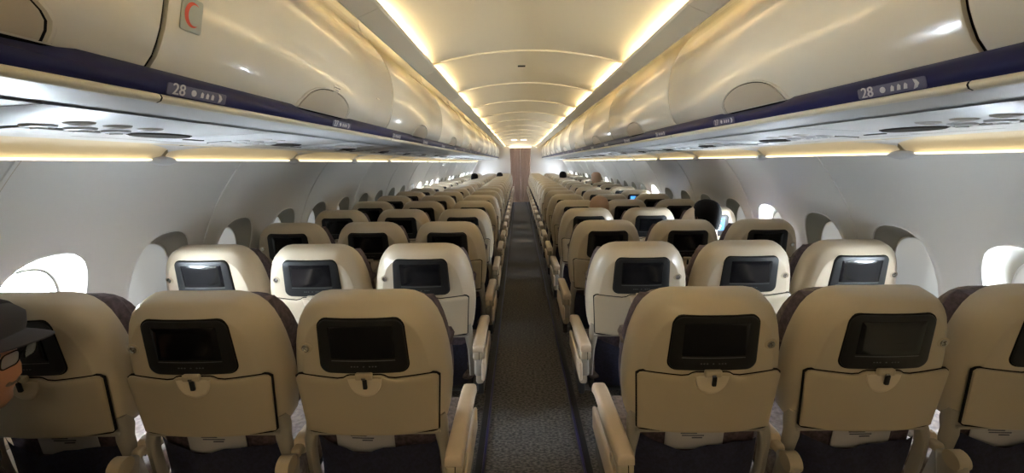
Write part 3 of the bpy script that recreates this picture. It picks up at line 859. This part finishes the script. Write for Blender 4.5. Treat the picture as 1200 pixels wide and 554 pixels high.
def make_skin(name, joints, edges, m, parent=None):
    bm = bmesh.new(); lay = bm.verts.layers.skin.verify()
    vs = []
    for i, (p, r) in enumerate(joints):
        v = bm.verts.new(p); v[lay].radius = (r, r) if not isinstance(r, tuple) else r; v[lay].use_root = (i == 0); vs.append(v)
    for a, b in edges: bm.edges.new((vs[a], vs[b]))
    me = bpy.data.meshes.new(name); bm.to_mesh(me); bm.free(); me.materials.append(M[m])
    o = link(name, me, parent)
    o.modifiers.new('skin', 'SKIN').use_smooth_shade = True
    s_ = o.modifiers.new('sub', 'SUBSURF'); s_.levels = 2; s_.render_levels = 2
    return o
def seated(name_label, head, hipx, hipy, face, skin='skin', hair='hair', cap=False, glasses=False, pitch=0, coat='cloth', group=None):
    """person seated in the seat whose cushion centre is hipx,hipy; head = ear-level centre; face = heading in degrees (0 = forward, 90 = towards the left)"""
    t = thing('person', name_label, 'person', (hipx, hipy, 0), group)
    hx, hy, hz = head[0]-hipx, head[1]-hipy, head[2]
    H = Matrix.Translation((hx, hy, hz)) @ Matrix.Rotation(R(face), 4, 'Z') @ Matrix.Rotation(R(-pitch), 4, 'X')
    nb = H @ Vector((0, -.03, -.13))
    ch = Vector((hx*.75, hy*.62+.0, hz-.30)); 
    fwd = Vector((0, 1, 0))
    hip = Vector((0, 0, .60))
    mid = (hip+ch)/2+Vector((0, -.02, 0))
    J = [(hip, (.15, .12)), (mid, (.145, .11)), (ch, (.16, .11)), (nb+Vector((0, 0, -.06)), (.07, .065)), (nb+Vector((0, 0, 0)), .052)]
    E = [(0, 1), (1, 2), (2, 3), (3, 4)]
    b = len(J)
    for s_ in (-1, 1):
        i = len(J)
        sh = ch+Vector((s_*.17, 0, .06)); el = sh+Vector((s_*.03, .10, -.26)); el.y = min(el.y, .12); el.z = max(el.z, .62); wr = Vector((s_*.09, .20, .69))
        J += [(sh, .058), (el, .045), (wr, .032)]; E += [(2, i), (i, i+1), (i+1, i+2)]
        i = len(J)
        J += [(Vector((s_*.09, .06, .575)), .085), (Vector((s_*.12, .38, .565)), .062), (Vector((s_*.11, .40, .12)), .045), (Vector((s_*.11, .46, .055)), .04)]
        E += [(0, i), (i, i+1), (i+1, i+2), (i+2, i+3)]
    make_skin('clothed_body', J, E, coat, t)
    # hands
    for s_ in (-1, 1):
        wr = J[b+2 if s_ < 0 else b+9][0]
        hj = [(wr, .022), (wr+Vector((-s_*.01, .05, -.005)), (.034, .014)), (wr+Vector((-s_*.012, .085, -.008)), (.034, .012))]; he = [(0, 1), (1, 2)]
        for q in range(4):
            i = len(hj); fx = (-.027+.018*q); ln = (.03, .036, .034, .026)[q]
            p0 = wr+Vector((fx, .095, -.008)); hj += [(p0, .0085), (p0+Vector((0, ln, -.010)), .008), (p0+Vector((0, ln*1.5, -.03)), .0068)]; he += [(2, i), (i, i+1), (i+1, i+2)]
        i = len(hj); hj += [(wr+Vector((-s_*.040, .045, -.008)), .010), (wr+Vector((-s_*.052, .075, -.014)), .0085)]; he += [(1, i), (i, i+1)]
        make_skin('hand', hj, he, skin, t)
    mb = MB(); rows = [[tuple(H @ Vector(p)) for p in r] for r in head_rows()]
    mb.grid(rows, skin, True, True, True, True)
    mb.tube([H @ Vector((0, -.035, -.06)), H @ Vector((0, -.035, -.12)), nb+Vector((0, 0, -.05))], [.050, .050, .056], skin, 16)
    for s_ in (-1, 1):   # ears
        rows = []
        for r_, dx in ((.030, .0), (.030, .012), (.022, .016), (.012, .008)):
            rows.append([tuple(H @ Vector((s_*(.070+dx), -.008+r_*.62*math.cos(2*PI*i/14)+.004, -.005+r_*1.05*math.sin(2*PI*i/14)))) for i in range(14)])
        mb.grid(rows, skin, True, True, False, True)
    ho = mb.build('head', t)
    mb = MB()  # mouth and eyes
    rows = [[tuple(H @ Vector((.024*math.cos(2*PI*i/12), .101-.5*(.024*math.cos(2*PI*i/12))**2*8, -.068+.007*math.sin(2*PI*i/12)))) for i in range(12)],
            [tuple(H @ Vector((.014*math.cos(2*PI*i/12), .105, -.068+.003*math.sin(2*PI*i/12)))) for i in range(12)]]
    mb.grid(rows, 'red' if False else 'fabric2', True, True, False, True)
    mb.build('mouth', ho)
    for s_ in (-1, 1):
        mb = MB(); rows = []
        for j in range(7):
            a = PI*j/6; rows.append([tuple(H @ Vector((s_*.032+.012*math.sin(a)*math.cos(2*PI*i/12), .077+.012*math.cos(a)*.9, .008+.0085*math.sin(a)*math.sin(2*PI*i/12)))) for i in range(12)])
        mb.grid(rows, 'white', True, True)
        rows = [[tuple(H @ Vector((s_*.032+r_*math.cos(2*PI*i/12), .0885, .008+r_*math.sin(2*PI*i/12)))) for i in range(12)] for r_ in (.005, .001)]
        mb.grid(rows, 'ink', True, True, False, True)
        mb.build('eye', ho)
    # hair as shell over skull
    mb = MB(); rows = []
    for zi, r in enumerate(head_rows(1.0, 0)):
        z = r[0][2]
        if z < -.075: continue
        rr_ = []
        for i, p in enumerate(r):
            v = Vector(p); front = v.y > (.03 if z < .055 else (.055 if z < .075 else 9))
            g = .012 if not front else -.012
            c = Vector((0, -.01, .02)); d = (v-c).normalized(); rr_.append(tuple(H @ (v+d*g)))
        rows.append(rr_)
    mb.grid(rows, hair, True, True, False, True); mb.build('hair', t)
    if cap:
        mb = MB(); rows = []
        for z, k_ in ((.038, 1.0), (.040, 1.02), (.062, 1.03), (.085, 1.0), (.103, .90), (.118, .72), (.128, .48), (.134, .2), (.135, .02)):
            rows.append([tuple(H @ Vector((.089*k_*math.cos(2*PI*i/32), -.006+(.112 if math.sin(2*PI*i/32) < 0 else .108)*k_*math.sin(2*PI*i/32), z+.010*math.sin(2*PI*i/32)*(z < .1)))) for i in range(32)])
        mb.grid(rows, 'cap', True, True, False, True)
        co = mb.build('cap', t)
        mb = MB(); top = []; bot = []
        for j in range(7):
            q = j/6; r1, r2 = [], []
            for i in range(17):
                u = -1+2*i/16
                x = u*.078; ext = .070*math.sqrt(max(0, 1-u*u))
                y = .100*math.sqrt(max(0, 1-(x/.092)**2))+ext*q-.004
                z = .056-.006*q-.020*u*u-.006*q*q
                r1.append(tuple(H @ Vector((x, y, z)))); r2.append(tuple(H @ Vector((x, y, z-.004))))
            top.append(r1); bot.append(r2)
        mb.grid(top, 'cap'); mb.grid(bot, 'cap')
        edge = [r for r in (top[-1],)]
        mb.grid([top[-1], bot[-1]], 'cap'); mb.build('brim', co)
        mb = MB(); mb.tube([H @ Vector((0, -.006, .132)), H @ Vector((0, -.006, .140))], [.009, .006], 'cap'); mb.build('button', co)
    if glasses:
        mb = MB()
        for s_ in (-1, 1):
            o = [(s_*.034+x, -.002+z) for x, z in rrect(.050, .034, .012, 5)]
            mb.tube([H @ Vector((x, .112-abs(x)*.10, z)) for x, z in o]+[H @ Vector((o[0][0], .112-abs(o[0][0])*.10, o[0][1]))], .0018, 'dark', 6)
            mb.tube([H @ Vector((s_*.060, .106, .006)), H @ Vector((s_*.078, .085, .008)), H @ Vector((s_*.079, .0, .006)), H @ Vector((s_*.078, -.015, -.01))], .002, 'dark', 6)
        mb.tube([H @ Vector((-.009, .112, .004)), H @ Vector((0, .114, .007)), H @ Vector((.009, .112, .004))], .0018, 'dark', 6)
        go = mb.build('spectacles', t)
        for s_ in (-1, 1):
            mb = MB(); mb.add([tuple(H @ Vector((s_*.034+x, .112-abs(s_*.034+x)*.10, z-.002))) for x, z in rrect(.049, .033, .012, 5)], [tuple(range(24))], 'lens', False); mb.build('lens', go)
    return t
seated('person in a dark cap and glasses looking down at the left edge', (-1.40, 1.02, 1.045), -1.50, .80, -70, 'skin', 'hair', True, True, 4)
def rowy(k): return ROW0+PITCH*k
seated('person with black hair leaning in the right window seat of the third row', (1.33, 3.16, 1.075), 1.40, rowy(2)+.36, 8, 'skin', 'hair')
seated('sandy haired person on the right, barely above the seats of the fifth row', (.70, 4.05, 1.035), .62, rowy(3)+.36, 0, 'skin2', 'hair2')
seated('dark haired person far up the left side in an aisle seat', (-.60, rowy(14)+.18, 1.08), -.52, rowy(14)+.36, 0, 'skin', 'hair')
seated('dark haired person far up the left side in a middle seat', (-1.15, rowy(12)+.18, 1.10), -1.03, rowy(12)+.36, 0, 'skin', 'hair')
seated('sandy haired person far up the right side in a window seat', (1.42, rowy(9)+.18, 1.16), 1.48, rowy(9)+.36, 20, 'skin2', 'hair2')
seated('dark haired person far up the right side in a middle seat', (1.02, rowy(12)+.18, 1.13), 1.02, rowy(12)+.36, 0, 'skin', 'hair')
